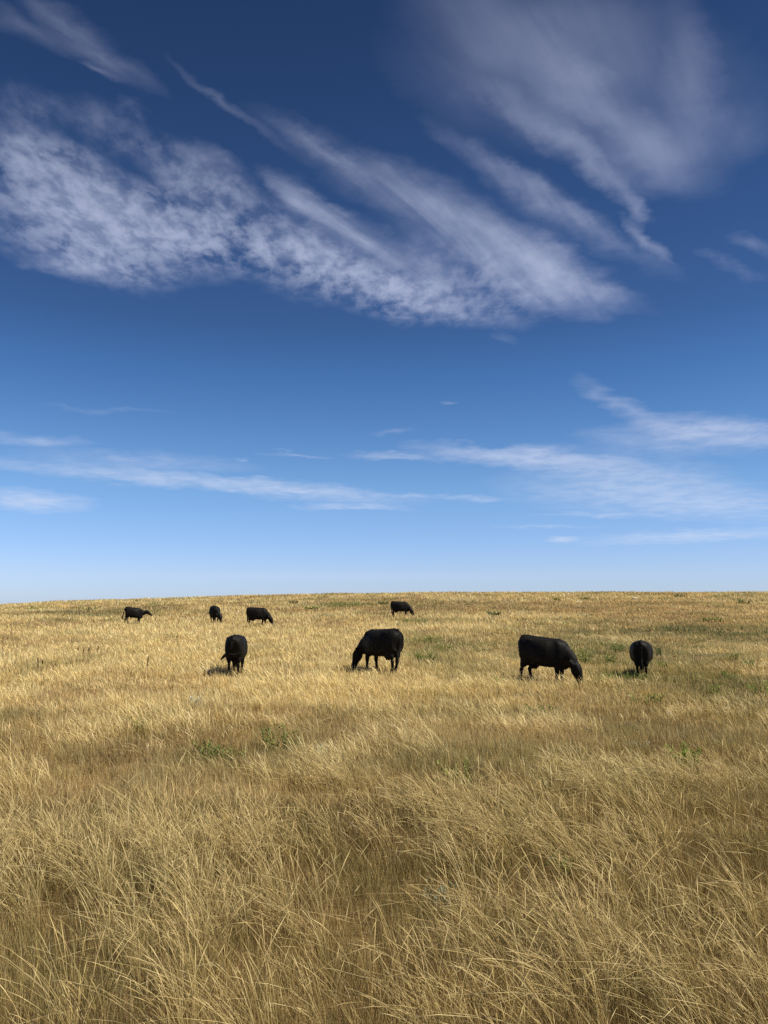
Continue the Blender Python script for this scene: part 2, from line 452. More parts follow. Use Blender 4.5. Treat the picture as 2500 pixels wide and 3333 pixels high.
def cover(x, y):
    """colour and height factor of the sward at a place"""
    wgt = stand_weights(x, y)
    big = fbm(x / 9.0, y / 9.0, 4, 1); mid = fbm(x / 2.2, y / 2.2, 4, 2); sml = fbm(x / 0.6, y / 0.6, 3, 4)
    right = np.clip((x / np.maximum(y, 3) + 0.25) / 0.6, 0, 1)
    col = STRAW[None] * (1 - 0.45 * right[:, None]) + 0.45 * right[:, None] * (0.5 * STRAW + 0.5 * GOLD)[None] * 0.86
    k = np.clip((big - 0.49) * 5.0 + (mid - 0.5) * 3.4, -1, 1)[:, None]
    col = np.where(k > 0, col * (1 - .40 * k) + .40 * k * PALE, col * (1 + .72 * k) - .72 * k * BROWN)
    gpat = np.clip((fbm(x / 3.3, y / 3.3, 4, 8) - 0.545 + 0.05 * right) * 7, 0, 1) * 0.75
    gpat = np.maximum(gpat, np.clip((fbm(x / 0.9, y / 0.9, 3, 9) - 0.64) * 8, 0, 1) * 0.6)
    gs = gpat * (0.55 + 0.30 * np.clip((y - 30) / 40, 0, 1))
    col = col * (1 - gs[:, None]) + gs[:, None] * (0.6 * OLIVE + 0.4 * GREEN)
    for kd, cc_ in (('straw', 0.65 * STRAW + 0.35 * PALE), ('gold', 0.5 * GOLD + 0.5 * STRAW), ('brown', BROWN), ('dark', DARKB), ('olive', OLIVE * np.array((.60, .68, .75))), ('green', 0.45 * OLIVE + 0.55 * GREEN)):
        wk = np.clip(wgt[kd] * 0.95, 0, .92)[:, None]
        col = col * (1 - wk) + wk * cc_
    hf = 1.0 + 0.35 * (mid - .5) * 2 + 0.25 * (sml - .5) * 2 + 0.35 * wgt['straw'] + 0.15 * wgt['gold'] - 0.35 * wgt['brown'] - 0.45 * wgt['dark'] - 0.2 * wgt['olive']
    return col, np.clip(hf, 0.55, 1.9), wgt, sml


def scatter(n, d0, d1, power, tuft, rad):
    """positions between two distances, in tufts; density falls with distance ** power"""
    m = max(1, n // tuft)
    e = 2.0 - power
    u = rng.rand(m)
    d = (d0 ** e + u * (d1 ** e - d0 ** e)) ** (1 / e) if abs(e) > 1e-6 else d0 * (d1 / d0) ** u
    half = 0.50 * d * 1.06 + 1.6
    x = (rng.rand(m) * 2 - 1) * half
    idx = rng.randint(0, m, n)
    r = rad * np.sqrt(d[idx]) * np.abs(rng.randn(n)); a = rng.rand(n) * 6.2832
    ox, oy = np.cos(a) * r, np.sin(a) * r
    tj = rng.randn(m)[idx]; tj2 = rng.randn(m)[idx]
    return x[idx] + ox, d[idx] + oy, ox / (rad * np.sqrt(d[idx])), oy / (rad * np.sqrt(d[idx])), tj, tj2


def understory(name, label, n, d0, d1, power, tuft, rad, segs, h0, w0, wexp, brownmix, jit, lean):
    x, y, ox, oy, tj, tj2 = scatter(n, d0, d1, power, tuft, rad)
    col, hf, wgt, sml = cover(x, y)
    z = ground_z(x, y)
    d = np.maximum(y, 3)
    h = h0 * hf * (0.5 + 0.85 * rng.rand(n)) * (1 + 0.12 * tj)
    bx = brownmix[0] * np.clip(0.65 + 0.9 * fbm(x / 0.8, y / 0.8, 3, 31) * (1 - .6 * wgt['straw']), 0, 1.1)[:, None]
    gmix = np.clip((fbm(x / 0.7, y / 0.7, 3, 33) - .42) * 4, 0, 1)[:, None]
    col = col * (1 - bx) + bx * (brownmix[1] * (1 - .65 * gmix) + .65 * gmix * (.25 * MIXB + .75 * np.array((.130, .130, .036))))
    col = col * (1 + jit * rng.randn(n) + 0.11 * tj)[:, None] * (1 + 0.05 * tj2[:, None] * np.array((1.0, 0.2, -1.0)))
    g = (rng.rand(n) < 0.8 * jit)[:, None]
    col = np.where(g, 0.5 * col + 0.5 * OLIVE, col)
    dk = (rng.rand(n) < jit)[:, None]
    col = np.where(dk, 0.45 * col + 0.55 * BROWN * 0.9, col)
    pl = (rng.rand(n) < 0.5 * jit)[:, None]
    col = np.where(pl, 0.4 * col + 0.6 * STRAW, col)
    col = np.clip(col, 0.02, 0.85)
    lx = lean + 0.24 * rng.randn(n) + 0.18 * ox; ly = 0.22 * rng.randn(n) + 0.18 * oy
    w = w0 * (d / 6.0) ** wexp * (0.6 + 0.8 * rng.rand(n))
    V, F, C = ribbons(np.stack([x, y, z], 1), h, lx, ly, 0.6, w, rng.rand(n) * 6.28, segs, col)
    return tag(mesh_np(name, V, F, bmat, C), label, 'grass', kind='stuff')


MIXB = np.array((.158, .102, .034))
understory('undergrowth_grass', 'fine brown and olive undergrowth of grass between the tall arching stems', 114000, 3.5, 9.5, 1.25, 11, .034, 3, 0.20, 0.0046, 0.7, (0.82, MIXB), .22, -.08)
understory('short_grass', 'short dry brown grass on the flat stretch beyond the tall stems', 130000, 9.0, 19, 1.5, 16, .032, 2, 0.20, 0.0055, 0.8, (0.42, MIXB), .12, -.12)
understory('pasture_grass', 'knee high straw coloured grass around the nearer grazing cows', 160000, 18.5, 46, 1.7, 14, .045, 2, 0.185, 0.0066, 0.85, (0.10, MIXB), .08, -.16)
understory('hillside_grass', 'pale dry grass with olive patches on the rising slope below the skyline', 160000, 45, 138, 1.7, 12, .075, 2, 0.24, 0.0072, 0.92, (0.05, MIXB), .06, -.18)



def stems(name, label, n, d0, d1, power, tuft, rad, h0, w0, wexp, rod, thresh):
    x, y, ox, oy, tj, tj2 = scatter(int(n * 2.6), d0, d1, power, tuft, rad)
    clump = fbm(x / 1.3, y / 1.3, 3, 21)
    wgt = stand_weights(x, y)
    p = 1.35 * (clump - thresh) + 0.25 * wgt['straw'] + 0.1 * wgt['gold'] - 0.30 * wgt['dark'] - 0.25 * wgt['brown'] - 0.25 * wgt['green'] - 0.35 * wgt['olive']
    keep = np.argsort(-(p + 0.22 * rng.rand(len(x))))[:n]
    x, y, ox, oy, tj, tj2 = [a[keep] for a in (x, y, ox, oy, tj, tj2)]
    m = len(x)
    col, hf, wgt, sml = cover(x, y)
    z = ground_z(x, y); d = np.maximum(y, 3)
    pale = (rng.rand(m) ** 1.3)[:, None]
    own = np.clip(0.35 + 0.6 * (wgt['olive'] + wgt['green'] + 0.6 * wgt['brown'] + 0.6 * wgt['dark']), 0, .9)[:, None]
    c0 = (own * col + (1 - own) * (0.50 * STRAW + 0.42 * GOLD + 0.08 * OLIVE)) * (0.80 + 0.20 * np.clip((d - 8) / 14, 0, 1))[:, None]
    c0 = c0 * (1 + 0.12 * rng.randn(m) + 0.10 * tj)[:, None]
    c1 = c0 * (1 - 0.9 * pale) + 0.9 * pale * PALE
    grn = (0.10 + 0.38 * np.clip((11 - d) / 6, 0, 1) * rng.rand(m))[:, None]
    c0 = np.clip((c0 * (1 - grn) + grn * np.array((.25, .22, .055))) * 0.92, .02, .85); c1 = np.clip(c1 * 1.06, .02, .90)
    h = h0 * (0.6 + 0.4 * np.clip(hf, .6, 1.5)) * (0.5 + 0.75 * rng.rand(m)) * (1 + 0.10 * tj)
    gust = fbm(x / 2.0, y / 2.0, 3, 41)
    lx = -0.08 - 0.62 * gust + 0.33 * rng.randn(m) + 0.18 * ox + 0.14 * tj2; ly = 0.04 + 0.27 * rng.randn(m) + 0.16 * oy
    stray = rng.rand(m) < 0.08
    lx = np.where(stray, rng.randn(m) * 0.9, lx); ly = np.where(stray, rng.randn(m) * 0.8, ly)
    bend = 0.72 + 0.28 * rng.rand(m)
    w = w0 * (d / 6.0) ** wexp * (0.65 + 0.7 * rng.rand(m))
    B = np.stack([x, y, z], 1)
    if rod:
        V, F, C = rods(B, h, lx, ly, bend, w, 5, c0, c1, 0.8)
    else:
        V, F, C = ribbons(B, h, lx, ly, bend, w, rng.rand(m) * 6.28, 4, c0, c1, 0.7)
    return tag(mesh_np(name, V, F, bmat, C), label, 'grass', kind='stuff')


stems('tall_grass', 'tall pale straw stems arching over in the foreground', 10500, 3.4, 10.5, 1.0, 18, .026, 0.55, 0.0041, 0.5, True, 0.5)
stems('seeding_grass', 'tall pale seed heads standing above the short brown grass', 16000, 10, 24, 1.3, 14, .028, 0.36, 0.0058, 0.65, False, 0.5)
stems('waving_grass', 'pale waving stems around and in front of the nearer cows', 17000, 22, 60, 1.6, 10, .05, 0.29, 0.0066, 0.85, False, 0.5)

# ------------------------------------------------------------------ cattle
hide, ht = material('black_hide')
hN = ht.nodes; hL = ht.links
ho = hN.new('ShaderNodeOutputMaterial'); hb = hN.new('ShaderNodeBsdfPrincipled'); hL.new(hb.outputs[0], ho.inputs[0])
htc = hN.new('ShaderNodeTexCoord'); hn = hN.new('ShaderNodeTexNoise'); hn.inputs['Scale'].default_value = 3.0; hn.inputs['Detail'].default_value = 6
hL.new(htc.outputs['Object'], hn.inputs['Vector'])
hr = hN.new('ShaderNodeValToRGB'); hL.new(hn.outputs['Fac'], hr.inputs[0])
hr.color_ramp.elements[0].position = .35; hr.color_ramp.elements[0].color = (.0045, .0040, .0036, 1)
hr.color_ramp.elements[1].position = .7; hr.color_ramp.elements[1].color = (.0090, .0074, .0058, 1)
hL.new(hr.outputs[0], hb.inputs['Base Color']); hb.inputs['Roughness'].default_value = .62; hb.inputs['Specular IOR Level'].default_value = .11
hf2 = hN.new('ShaderNodeTexNoise'); hf2.inputs['Scale'].default_value = 60; hL.new(htc.outputs['Object'], hf2.inputs['Vector'])
hbu = hN.new('ShaderNodeBump'); hbu.inputs['Strength'].default_value = .25; hbu.inputs['Distance'].default_value = .01
hL.new(hf2.outputs['Fac'], hbu.inputs['Height']); hL.new(hbu.outputs[0], hb.inputs['Normal'])


def plain(name, c, rough, spec=0.3):
    m, t = material(name)
    o = t.nodes.new('ShaderNodeOutputMaterial'); b = t.nodes.new('ShaderNodeBsdfPrincipled'); t.links.new(b.outputs[0], o.inputs[0])
    n = t.nodes.new('ShaderNodeTexNoise'); n.inputs['Scale'].default_value = 14; n.inputs['Detail'].default_value = 5
    tcn = t.nodes.new('ShaderNodeTexCoord'); t.links.new(tcn.outputs['Object'], n.inputs['Vector'])
    r = t.nodes.new('ShaderNodeValToRGB'); t.links.new(n.outputs['Fac'], r.inputs[0])
    r.color_ramp.elements[0].position = .3; r.color_ramp.elements[0].color = (*[v * .7 for v in c], 1)
    r.color_ramp.elements[1].position = .7; r.color_ramp.elements[1].color = (*[v * 1.25 for v in c], 1)
    t.links.new(r.outputs[0], b.inputs['Base Color'])
    b.inputs['Roughness'].default_value = rough; b.inputs['Specular IOR Level'].default_value = spec
    return m


hoof_m = plain('horn', (.03, .026, .022), .5)
eye_m = plain('dark_eye', (.006, .005, .004), .5, .2)
hair_m = plain('tail_hair', (.010, .009, .008), .8, .1)
tag_m = plain('ear_tag_plastic', (.55, .42, .05), .5)


def loft(bm, secs, ring=20, power=2.0):
    """closed tube through sections (centre, up radius, side radius[, down radius]); sections lie across the path"""
    cs = [Vector(s[0]) for s in secs]
    rings = []
    for i, s in enumerate(secs):
        a = cs[max(i - 1, 0)]; b = cs[min(i + 1, len(cs) - 1)]
        t = (b - a).normalized()
        side = Vector((0, 1, 0)) if len(s) < 5 or s[4] is None else Vector(s[4])
        side = (side - t * side.dot(t)).normalized()
        up = t.cross(side).normalized()
        if up.z < -0.2 or (abs(up.z) <= 0.2 and up.x < 0): up = -up
        ru, rs = s[1], s[2]; rd = s[3] if len(s) > 3 and s[3] else ru
        vs2 = []
        for k in range(ring):
            th = 2 * math.pi * k / ring
            cu, su = math.cos(th), math.sin(th)
            pc = math.copysign(abs(cu) ** (2 / power), cu); ps = math.copysign(abs(su) ** (2 / power), su)
            vs2.append(bm.verts.new(cs[i] + side * (rs * pc) + up * ((ru if su > 0 else rd) * ps)))
        rings.append(vs2)
    for r0, r1 in zip(rings, rings[1:]):
        for k in range(ring):
            bm.faces.new((r0[k], r0[(k + 1) % ring], r1[(k + 1) % ring], r1[k]))
    bm.faces.new(rings[0][::-1]); bm.faces.new(rings[-1])


def ball(bm, c, r):
    bmesh.ops.create_icosphere(bm, subdivisions=3, radius=1.0, matrix=Matrix.Translation(c) @ Matrix.Diagonal((*r, 1)))


def turn(p, pivot_x, yaw, reach):
    """swing a neck or head point sideways about the withers, more the farther out it is"""
    p = Vector(p); k = max(0.0, min(1.0, (p.x - pivot_x) / reach))
    return Matrix.Translation((pivot_x, 0, 0)) @ Matrix.Rotation(yaw * k, 4, 'Z') @ Matrix.Translation((-pivot_x, 0, 0)) @ p


def cow(loc, heading, scale, label, pose='graze', yaw=0.0, swing=(0, 0, 0, 0), tail=(0.0, 0.0), tail_lift=0.0, udder=True, belly=1.0, drop=0.0, voxel=.024, pitch=0.0, stretch=.92, bull=False):
    bm = bmesh.new()
    S = stretch
    bw = belly
    # trunk: x, top, bottom, half width
    prof = [(-.825, 1.10, .82, .14), (-.81, 1.20, .74, .20), (-.775, 1.28, .68, .25), (-.69, 1.322, .62, .295), (-.55, 1.33, .58, .315), (-.40, 1.33, .55, .335),
            (-.20, 1.305, .51, .375 * bw), (0.0, 1.295, .49, .395 * bw), (.18, 1.295, .485, .38 * bw), (.34, 1.295, .50, .34), (.48, 1.30, .53, .29),
            (.60, 1.26, .565, .245), (.70, 1.18, .63, .19), (.76, 1.08, .72, .12)]
    secs = []
    for (x, zt, zb, hw) in prof:
        zc = zb + (zt - zb) * 0.47
        secs.append(((x * S, 0, zc), zt - zc, hw, zc - zb))
    loft(bm, secs, 28, 2.7)
    # spine ridge, tail head, hook bones, shoulder blades
    loft(bm, [((-.76 * S, 0, 1.18), .05, .04), ((-.70 * S, 0, 1.29), .065, .055), ((-.60 * S, 0, 1.315), .05, .055), ((-.40 * S, 0, 1.31), .035, .06), ((.3 * S, 0, 1.275), .035, .06), ((.5 * S, 0, 1.285), .035, .05)], 12)
    for s in (-1, 1):
        ball(bm, (-.42 * S, s * .225, 1.215), (.12, .075, .05))
        ball(bm, (-.76 * S, s * .12, 1.18), (.06, .07, .06))
        ball(bm, (.44 * S, s * .19, .98), (.19, .10, .28))
    # neck and head
    x0 = .42 * S
    if pose == 'graze':
        neck = [((.34, 0, .98), .32, .22, .36), ((.56, 0, .93), .30, .195, .31), ((.74, 0, .81), .24, .165, .25), ((.88, 0, .69), .185, .135, .185), ((.975, 0, .59), .13, .11, .135)]
        head = [((.975, 0, .675), .05, .075, .06), ((.995, 0, .62), .105, .11, .11), ((1.03, 0, .51), .125, .122, .175), ((1.07, 0, .41), .11, .105, .16), ((1.10, 0, .31), .088, .082, .11),
                ((1.13, 0, .22), .078, .074, .085), ((1.155, 0, .14), .082, .086, .088), ((1.165, 0, .09), .070, .080, .075), ((1.17, 0, .07), .04, .05, .04)]
        ear = (.965, .085, .64); eard = Vector((-.07, .17, .10)); eye = (1.10, .11, .50)
    else:
        neck = [((.38, 0, 1.00), .28, .22, .36), ((.62, 0, 1.00), .23, .18, .34), ((.85, 0, 1.04), .17, .13, .24), ((1.02, 0, 1.09), .13, .105, .17), ((1.12, 0, 1.12), .11, .10, .13)]
        head = [((1.04, 0, 1.21), .055, .075, .07), ((1.09, 0, 1.185), .09, .105, .12), ((1.18, 0, 1.12), .105, .118, .165), ((1.27, 0, 1.045), .095, .10, .14), ((1.35, 0, .985), .08, .08, .095), ((1.425, 0, .93), .074, .074, .08), ((1.485, 0, .885), .078, .084, .08), ((1.515, 0, .862), .06, .074, .065), ((1.525, 0, .855), .035, .05, .035)]
        ear = (1.08, .085, 1.19); eard = Vector((-.09, .18, .03)); eye = (1.19, .105, 1.17)

    def place(p):
        p = Vector(p)
        k = max(0.0, min(1.0, (p.x - .5) / .6))
        p = Vector((p.x + (S - 1) * .75, p.y, p.z - drop * k))
        return turn(p, x0, yaw, .55)
    sv = turn(Vector((5, 1, 0)), x0, yaw, .55) - turn(Vector((5, 0, 0)), x0, yaw, .55)
    loft(bm, [(place(c[0]), c[1], c[2], c[3], sv if i > 1 else None) for i, c in enumerate(neck)], 20)
    loft(bm, [(place(c[0]), c[1] * 1.08, c[2] * 1.14, c[3] * 1.10, sv) for c in head], 18, 2.5)
    for s in (-1, 1):                                   # ears: leaf shaped, held out to the side
        e0 = Vector((ear[0], s * ear[1], ear[2])); ed = Vector((eard.x, s * eard.y, eard.z))
        pts = [(-.1, .04), (.35, .075), (.7, .072), (1.05, .03)]
        loft(bm, [(place(e0 + ed * t), r, .030, None, Vector((1, 0, .6))) for t, r in pts], 10)
    # brisket
    ball(bm, (.62 * S, 0, .64), (.18, .14, .19))
    # legs: front then hind, left then right
    hoofs = []
    for i, (fx, s) in enumerate(((1, 1), (1, -1), (-1, 1), (-1, -1))):
        sw = swing[i]
        if fx > 0:
            P = [((.48, .15, .98), .17, .11), ((.46, .175, .80), .15, .10), ((.45, .18, .64), .098, .082), ((.475, .165, .50), .068, .062), ((.49, .16, .385), .062, .058),
                 ((.485, .16, .29), .044, .042), ((.49, .16, .17), .041, .04), ((.50, .16, .10), .050, .05), ((.525, .16, .03), .058, .056)]
        else:
            P = [((-.48, .14, 1.06), .24, .15), ((-.47, .165, .86), .25, .145), ((-.50, .18, .70), .20, .12), ((-.565, .175, .57), .12, .085), ((-.635, .165, .47), .078, .06),
                 ((-.645, .16, .40), .058, .05), ((-.635, .16, .28), .046, .042), ((-.62, .16, .17), .043, .041), ((-.60, .16, .10), .052, .05), ((-.575, .16, .03), .058, .056)]
        secs = []
        for (c, ra, rb) in P:
            k = max(0.0, (0.85 - c[2]) / 0.85) ** 1.2
            secs.append(((c[0] * S + sw * k, s * (c[1] - .02 * k), c[2]), ra * 1.12, rb * 1.12))
        loft(bm, secs, 14)
        hoofs.append(Vector((secs[-1][0][0] + .015, secs[-1][0][1], 0)))
    if udder:
        ball(bm, (-.36 * S, 0, .53), (.17, .14, .13))
        for ax in (-.42, -.30):
            for s in (-1, 1):
                loft(bm, [((ax * S, s * .06, .45), .028, .028), ((ax * S, s * .065, .395), .022, .022), ((ax * S, s * .066, .365), .012, .012)], 8)
    if bull:
        loft(bm, [((-.30 * S, 0, .56), .05, .05), ((-.22 * S, 0, .47), .04, .035), ((-.17 * S, 0, .43), .025, .025)], 10)
    # tail
    tx, ty = tail
    T = [Vector((-.68 * S, 0, 1.31)), Vector((-.79 * S, ty * .05, 1.30)), Vector((-.85 * S + tx * .1, ty * .15, 1.20)), Vector((-.87 * S + tx * .2, ty * .25, 1.08)), Vector((-.875 * S + tx * .45, ty * .45, .90)), Vector((-.845 * S + tx * .75, ty * .62, .73 + tail_lift * .7)), Vector((-.84 * S + tx, ty, .60 + tail_lift))]
    loft(bm, [(p, r, r, None, Vector((0, 1, .05))) for p, r in zip(T, (.05, .047, .044, .041, .039, .037, .035))], 10)
    me = bpy.data.meshes.new('cow_shape'); bm.to_mesh(me); bm.free()
    tmp = bpy.data.objects.new('cow_shape', me); COL.objects.link(tmp)
    md = tmp.modifiers.new('r', 'REMESH'); md.mode = 'VOXEL'; md.voxel_size = voxel; md.use_smooth_shade = True
    sm_ = tmp.modifiers.new('s', 'SMOOTH'); sm_.factor = .5; sm_.iterations = 4
    dg = bpy.context.evaluated_depsgraph_get(); dg.update()
    body = bpy.data.meshes.new_from_object(tmp.evaluated_get(dg))
    bpy.data.objects.remove(tmp); bpy.data.meshes.remove(me)
    body.name = 'cow'; body.materials.clear(); body.materials.append(hide)
    body.polygons.foreach_set('use_smooth', np.ones(len(body.polygons), bool))
    ob = bpy.data.objects.new('cow', body); COL.objects.link(ob)
    ob.location = loc; ob.scale = (scale,) * 3
    ob.rotation_euler = Euler((0, -pitch, heading), 'XYZ')
    tag(ob, label, 'cow', 'black cattle grazing the dry pasture')

    def child(name, build, mat):
        b = bmesh.new(); build(b); m = bpy.data.meshes.new(name); b.to_mesh(m); b.free()
        m.materials.append(mat); m.polygons.foreach_set('use_smooth', np.ones(len(m.polygons), bool))
        c = bpy.data.objects.new(name, m); COL.objects.link(c); c.parent = ob
        return c
    for hp in hoofs:
        child('hoof', lambda b: loft(b, [(hp + Vector((-.005, 0, .075)), .050, .048), (hp + Vector((.005, 0, .04)), .056, .054), (hp + Vector((.015, 0, -.01)), .064, .060)], 12), hoof_m)
    for s in (-1, 1):
        child('eye', lambda b: ball(b, place((eye[0], s * eye[1], eye[2])), (.022, .016, .022)), eye_m)
    e = T[-1]; dv = (T[-1] - T[-2]).normalized()
    child('tail_switch', lambda b: loft(b, [(e - dv * .08, .03, .03, None, Vector((0, 1, .05))), (e + dv * .05, .042, .042, None, Vector((0, 1, .05))), (e + dv * .14, .055, .05, None, Vector((0, 1, .05))), (e + dv * .25, .036, .034, None, Vector((0, 1, .05))), (e + dv * .32, .008, .008, None, Vector((0, 1, .05)))], 10), hair_m)
    return ob


def cow_at(px, top, foot, **kw):
    """stand a cow where its feet meet the ground; its back comes to the photographed height"""
    g = ground_hit(px, foot)
    hgt = (foot - top) * g.y / FPX
    sc = hgt / 1.36
    print('cow', px, 'dist %.1f' % g.y, 'back height %.2f' % hgt)
    return g, sc


def view_az(px):
    return math.atan((px - W / 2) / FPX)


def rel(px, deg):
    """heading: 0 = broadside facing right of the line of sight, 90 = walking away"""
    return RAD(deg) - view_az(px)


g, s = cow_at(1772, 2074, 2226); cow(g, rel(1772, -22), s, 'broad black cow grazing among green weeds, both ears showing, head deep in the growth', yaw=RAD(-4), swing=(.02, -.04, .12, -.12), tail=(.05, .0), belly=1.054, pitch=RAD(-3.0))
g, s = cow_at(1242, 2047, 2190); cow(g, rel(1242, 134), s, 'black cow with its rump turned, grazing through tall straw stems that cross its muzzle', yaw=RAD(14), swing=(.06, -.10, -.06, .12), tail=(.06, .02), belly=1.03)
g, s = cow_at(768, 2066, 2195); cow(g, rel(768, 82), s, 'black cow seen from behind with its tail tip flicked out beside one thin hind leg', yaw=RAD(14), swing=(.05, .0, -.06, .05), tail=(.03, .20), tail_lift=.16, belly=.95)
g, s = cow_at(2090, 2084, 2204); cow(g, rel(2090, 90), s, 'round bellied black cow seen squarely from behind, head hidden by its body', yaw=0.0, swing=(.05, -.05, .02, -.03), tail=(.05, .0), belly=1.05)
g, s = cow_at(432, 1977, 2031); cow(g, rel(432, 2), s, 'black cow walking with its head raised level with its back and tail hanging clear', pose='walk', yaw=0.0, swing=(-.06, .10, -.12, .10), tail=(-.12, .0), udder=False, voxel=.023, bull=True, drop=.07, pitch=RAD(-5), stretch=.86)
g, s = cow_at(698, 1971, 2030); cow(g, rel(698, -80), s, 'stout black cow facing down the slope with its lowered head beside its forelegs', yaw=RAD(26), swing=(.05, -.05, -.05, .05), tail=(.0, .06), voxel=.028, belly=1.06)
g, s = cow_at(838, 1977, 2040); cow(g, rel(838, -14), s, 'black cow grazing broadside with hanging belly, ahead of the stout cow facing downhill', yaw=RAD(-6), swing=(.10, -.10, -.08, .08), tail=(.05, .0), voxel=.028)
g, s = cow_at(1303, 1957, 2010); cow(g, rel(1303, -8), s, 'black cow grazing alone highest on the slope near the skyline, one ear up', yaw=RAD(-4), swing=(-.06, .10, -.10, .10), tail=(.05, .0), voxel=.028)

# ------------------------------------------------------------------ weeds, stalks, stones
leaf_m, lt = material('weed_leaf')
lo = lt.nodes.new('ShaderNodeOutputMaterial'); la = lt.nodes.new('ShaderNodeAttribute'); la.attribute_name = 'tint'
ld = lt.nodes.new('ShaderNodeBsdfDiffuse'); ltr = lt.nodes.new('ShaderNodeBsdfTranslucent'); lmx = lt.nodes.new('ShaderNodeMixShader'); lmx.inputs[0].default_value = .3
lt.links.new(la.outputs['Color'], ld.inputs[0]); lt.links.new(la.outputs['Color'], ltr.inputs[0])
lt.links.new(ld.outputs[0], lmx.inputs[1]); lt.links.new(ltr.outputs[0], lmx.inputs[2]); lt.links.new(lmx.outputs[0], lo.inputs[0])


def weed(px, py, wide, high, color, label, name='green_weed', cat='plant', group=None, leaves=260, leaf=.035):
    g = ground_hit(px, py)
    root = bpy.data.objects.new(name, None); root.empty_display_size = .1; COL.objects.link(root); root.location = g
    tag(root, label, cat, group)
    n_st = 9 + int(wide * 14)
    a = rng.rand(n_st) * 6.28; r = np.sqrt(rng.rand(n_st)) * wide * .5
    B = np.stack([np.cos(a) * r * .7, np.sin(a) * r * .7, np.zeros(n_st)], 1)
    B[:, 2] = ground_z(B[:, 0] + g.x, B[:, 1] + g.y) - g.z - .01
    hh = high * (.6 + .5 * rng.rand(n_st)); dx = np.cos(a) * r / hh * .5 - .15; dy = np.sin(a) * r / hh * .5
    c = np.tile(np.array(color) * .9, (n_st, 1)) * (1 + .15 * rng.randn(n_st))[:, None]
    wl = max(.006, leaf * .25)
    V, F, C = ribbons(B, hh, dx, dy, .4, np.full(n_st, wl), rng.rand(n_st) * 6.28, 3, c)
    st = mesh_np('stem', V, F, leaf_m, np.clip(C, .01, .8)); st.parent = root; st['kind'] = 'stuff'
    i = rng.randint(0, n_st, leaves); t = .15 + .85 * rng.rand(leaves)
    cur = .6 * t + .4 * t ** 2.3
    P = B[i] + np.stack([dx[i] * hh[i] * cur, dy[i] * hh[i] * cur, hh[i] * t], 1) + rng.randn(leaves, 3) * np.array((.025, .025, .012))
    aa = rng.rand(leaves) * 6.28
    ll = leaf * (.6 + .8 * rng.rand(leaves))
    c = np.array(color)[None] * (1 + .28 * rng.randn(leaves))[:, None] * (1 + .08 * rng.randn(leaves, 3))
    V, F, C = ribbons(P, ll * (.4 + .9 * rng.rand(leaves)), np.cos(aa) * 1.1, np.sin(aa) * 1.1, .3, ll * .55, aa + 1.57, 2, np.clip(c, .01, .8))
    fo = mesh_np('foliage', V, F, leaf_m, C); fo.parent = root; fo['kind'] = 'stuff'
    return root


GRN = (.145, .185, .05); OLV = (.22, .235, .075); YGR = (.22, .28, .06); SAGE = (.42, .44, .34); DKG = (.13, .15, .062)
GA = 'small green weeds dotted over the pasture'
weed(1893, 2160, 1.0, .62, OLV, 'tall olive bush standing just beyond the head of the broad grazing cow', 'weed_bush', leaves=700, leaf=.05)
weed(1990, 2160, .62, .42, OLV, 'olive weed midway between the broad grazing cow and the cow seen from behind', leaves=380, leaf=.05)
weed(2014, 2122, .5, .4, GRN, 'small green weed beyond the olive one, before the straw coloured strip', leaves=260, leaf=.05)
weed(2142, 2136, .42, .42, DKG, 'dark weed close beside the round bellied cow seen from behind', leaves=240, leaf=.05)
weed(1380, 2152, 1.0, .36, GRN, 'wide low green patch behind the rump of the cow grazing through straw stems', 'green_weed', leaves=520, leaf=.05)
weed(1440, 2120, .9, .33, OLV, 'olive patch beside the wide low green patch behind the cow', leaves=420, leaf=.05)
weed(1395, 2092, 1.3, .3, OLV, 'long olive patch farther up the slope above the wide low green patch', leaves=420, leaf=.06)
weed(2062, 2222, .7, .30, GRN, 'green weed in the grass below the hooves of the round bellied cow', leaves=340, leaf=.045)
weed(1972, 2226, .8, .34, GRN, 'green weed in front of the muzzle of the broad grazing cow', leaves=420, leaf=.045)
weed(915, 2450, .62, .44, GRN, 'bright green feathery weed, larger of two by the short brown grass', leaves=460, leaf=.03)
weed(690, 2482, .42, .32, GRN, 'low green weed near the bare brown patch, beside a thin upright sprig', leaves=260, leaf=.03)
weed(762, 2486, .40, .28, OLV, 'low dull green weed next to the larger feathery weed', leaves=220, leaf=.03)
weed(1505, 2560, .44, .34, OLV, 'rounded olive green weed above a bare dark patch among tall stems', leaves=360, leaf=.028)
weed(2228, 2494, .55, .30, YGR, 'vivid yellow green tuft alone on the short brown grass', leaves=420, leaf=.03)
weed(468, 2392, .40, .36, GRN, 'dark green weed behind a row of pale seed heads', leaves=220, leaf=.03)
weed(1852, 2866, .24, .26, GRN, 'small green sprig deep among the foreground stems', leaves=150, leaf=.022)
weed(705, 2862, .12, .2, GRN, 'thin green sprig between crowded pale foreground stems', leaves=70, leaf=.022)
weed(640, 2312, .45, .38, SAGE, 'silvery grey sage weed with pale flower heads', 'sage_plant', leaves=260, leaf=.03)
weed(1045, 2490, .28, .30, SAGE, 'small silvery sage weed beside the bright green feathery weed', 'sage_plant', leaves=170, leaf=.026)
weed(1452, 2975, .24, .24, (.20, .26, .19), 'small blue green sage low among the foreground stems', 'sage_plant', leaves=170, leaf=.022)
weed(2085, 2440, .3, .14, (.34, .36, .28), 'flat grey green weed on the short brown grass', 'sage_plant', leaves=170, leaf=.028)
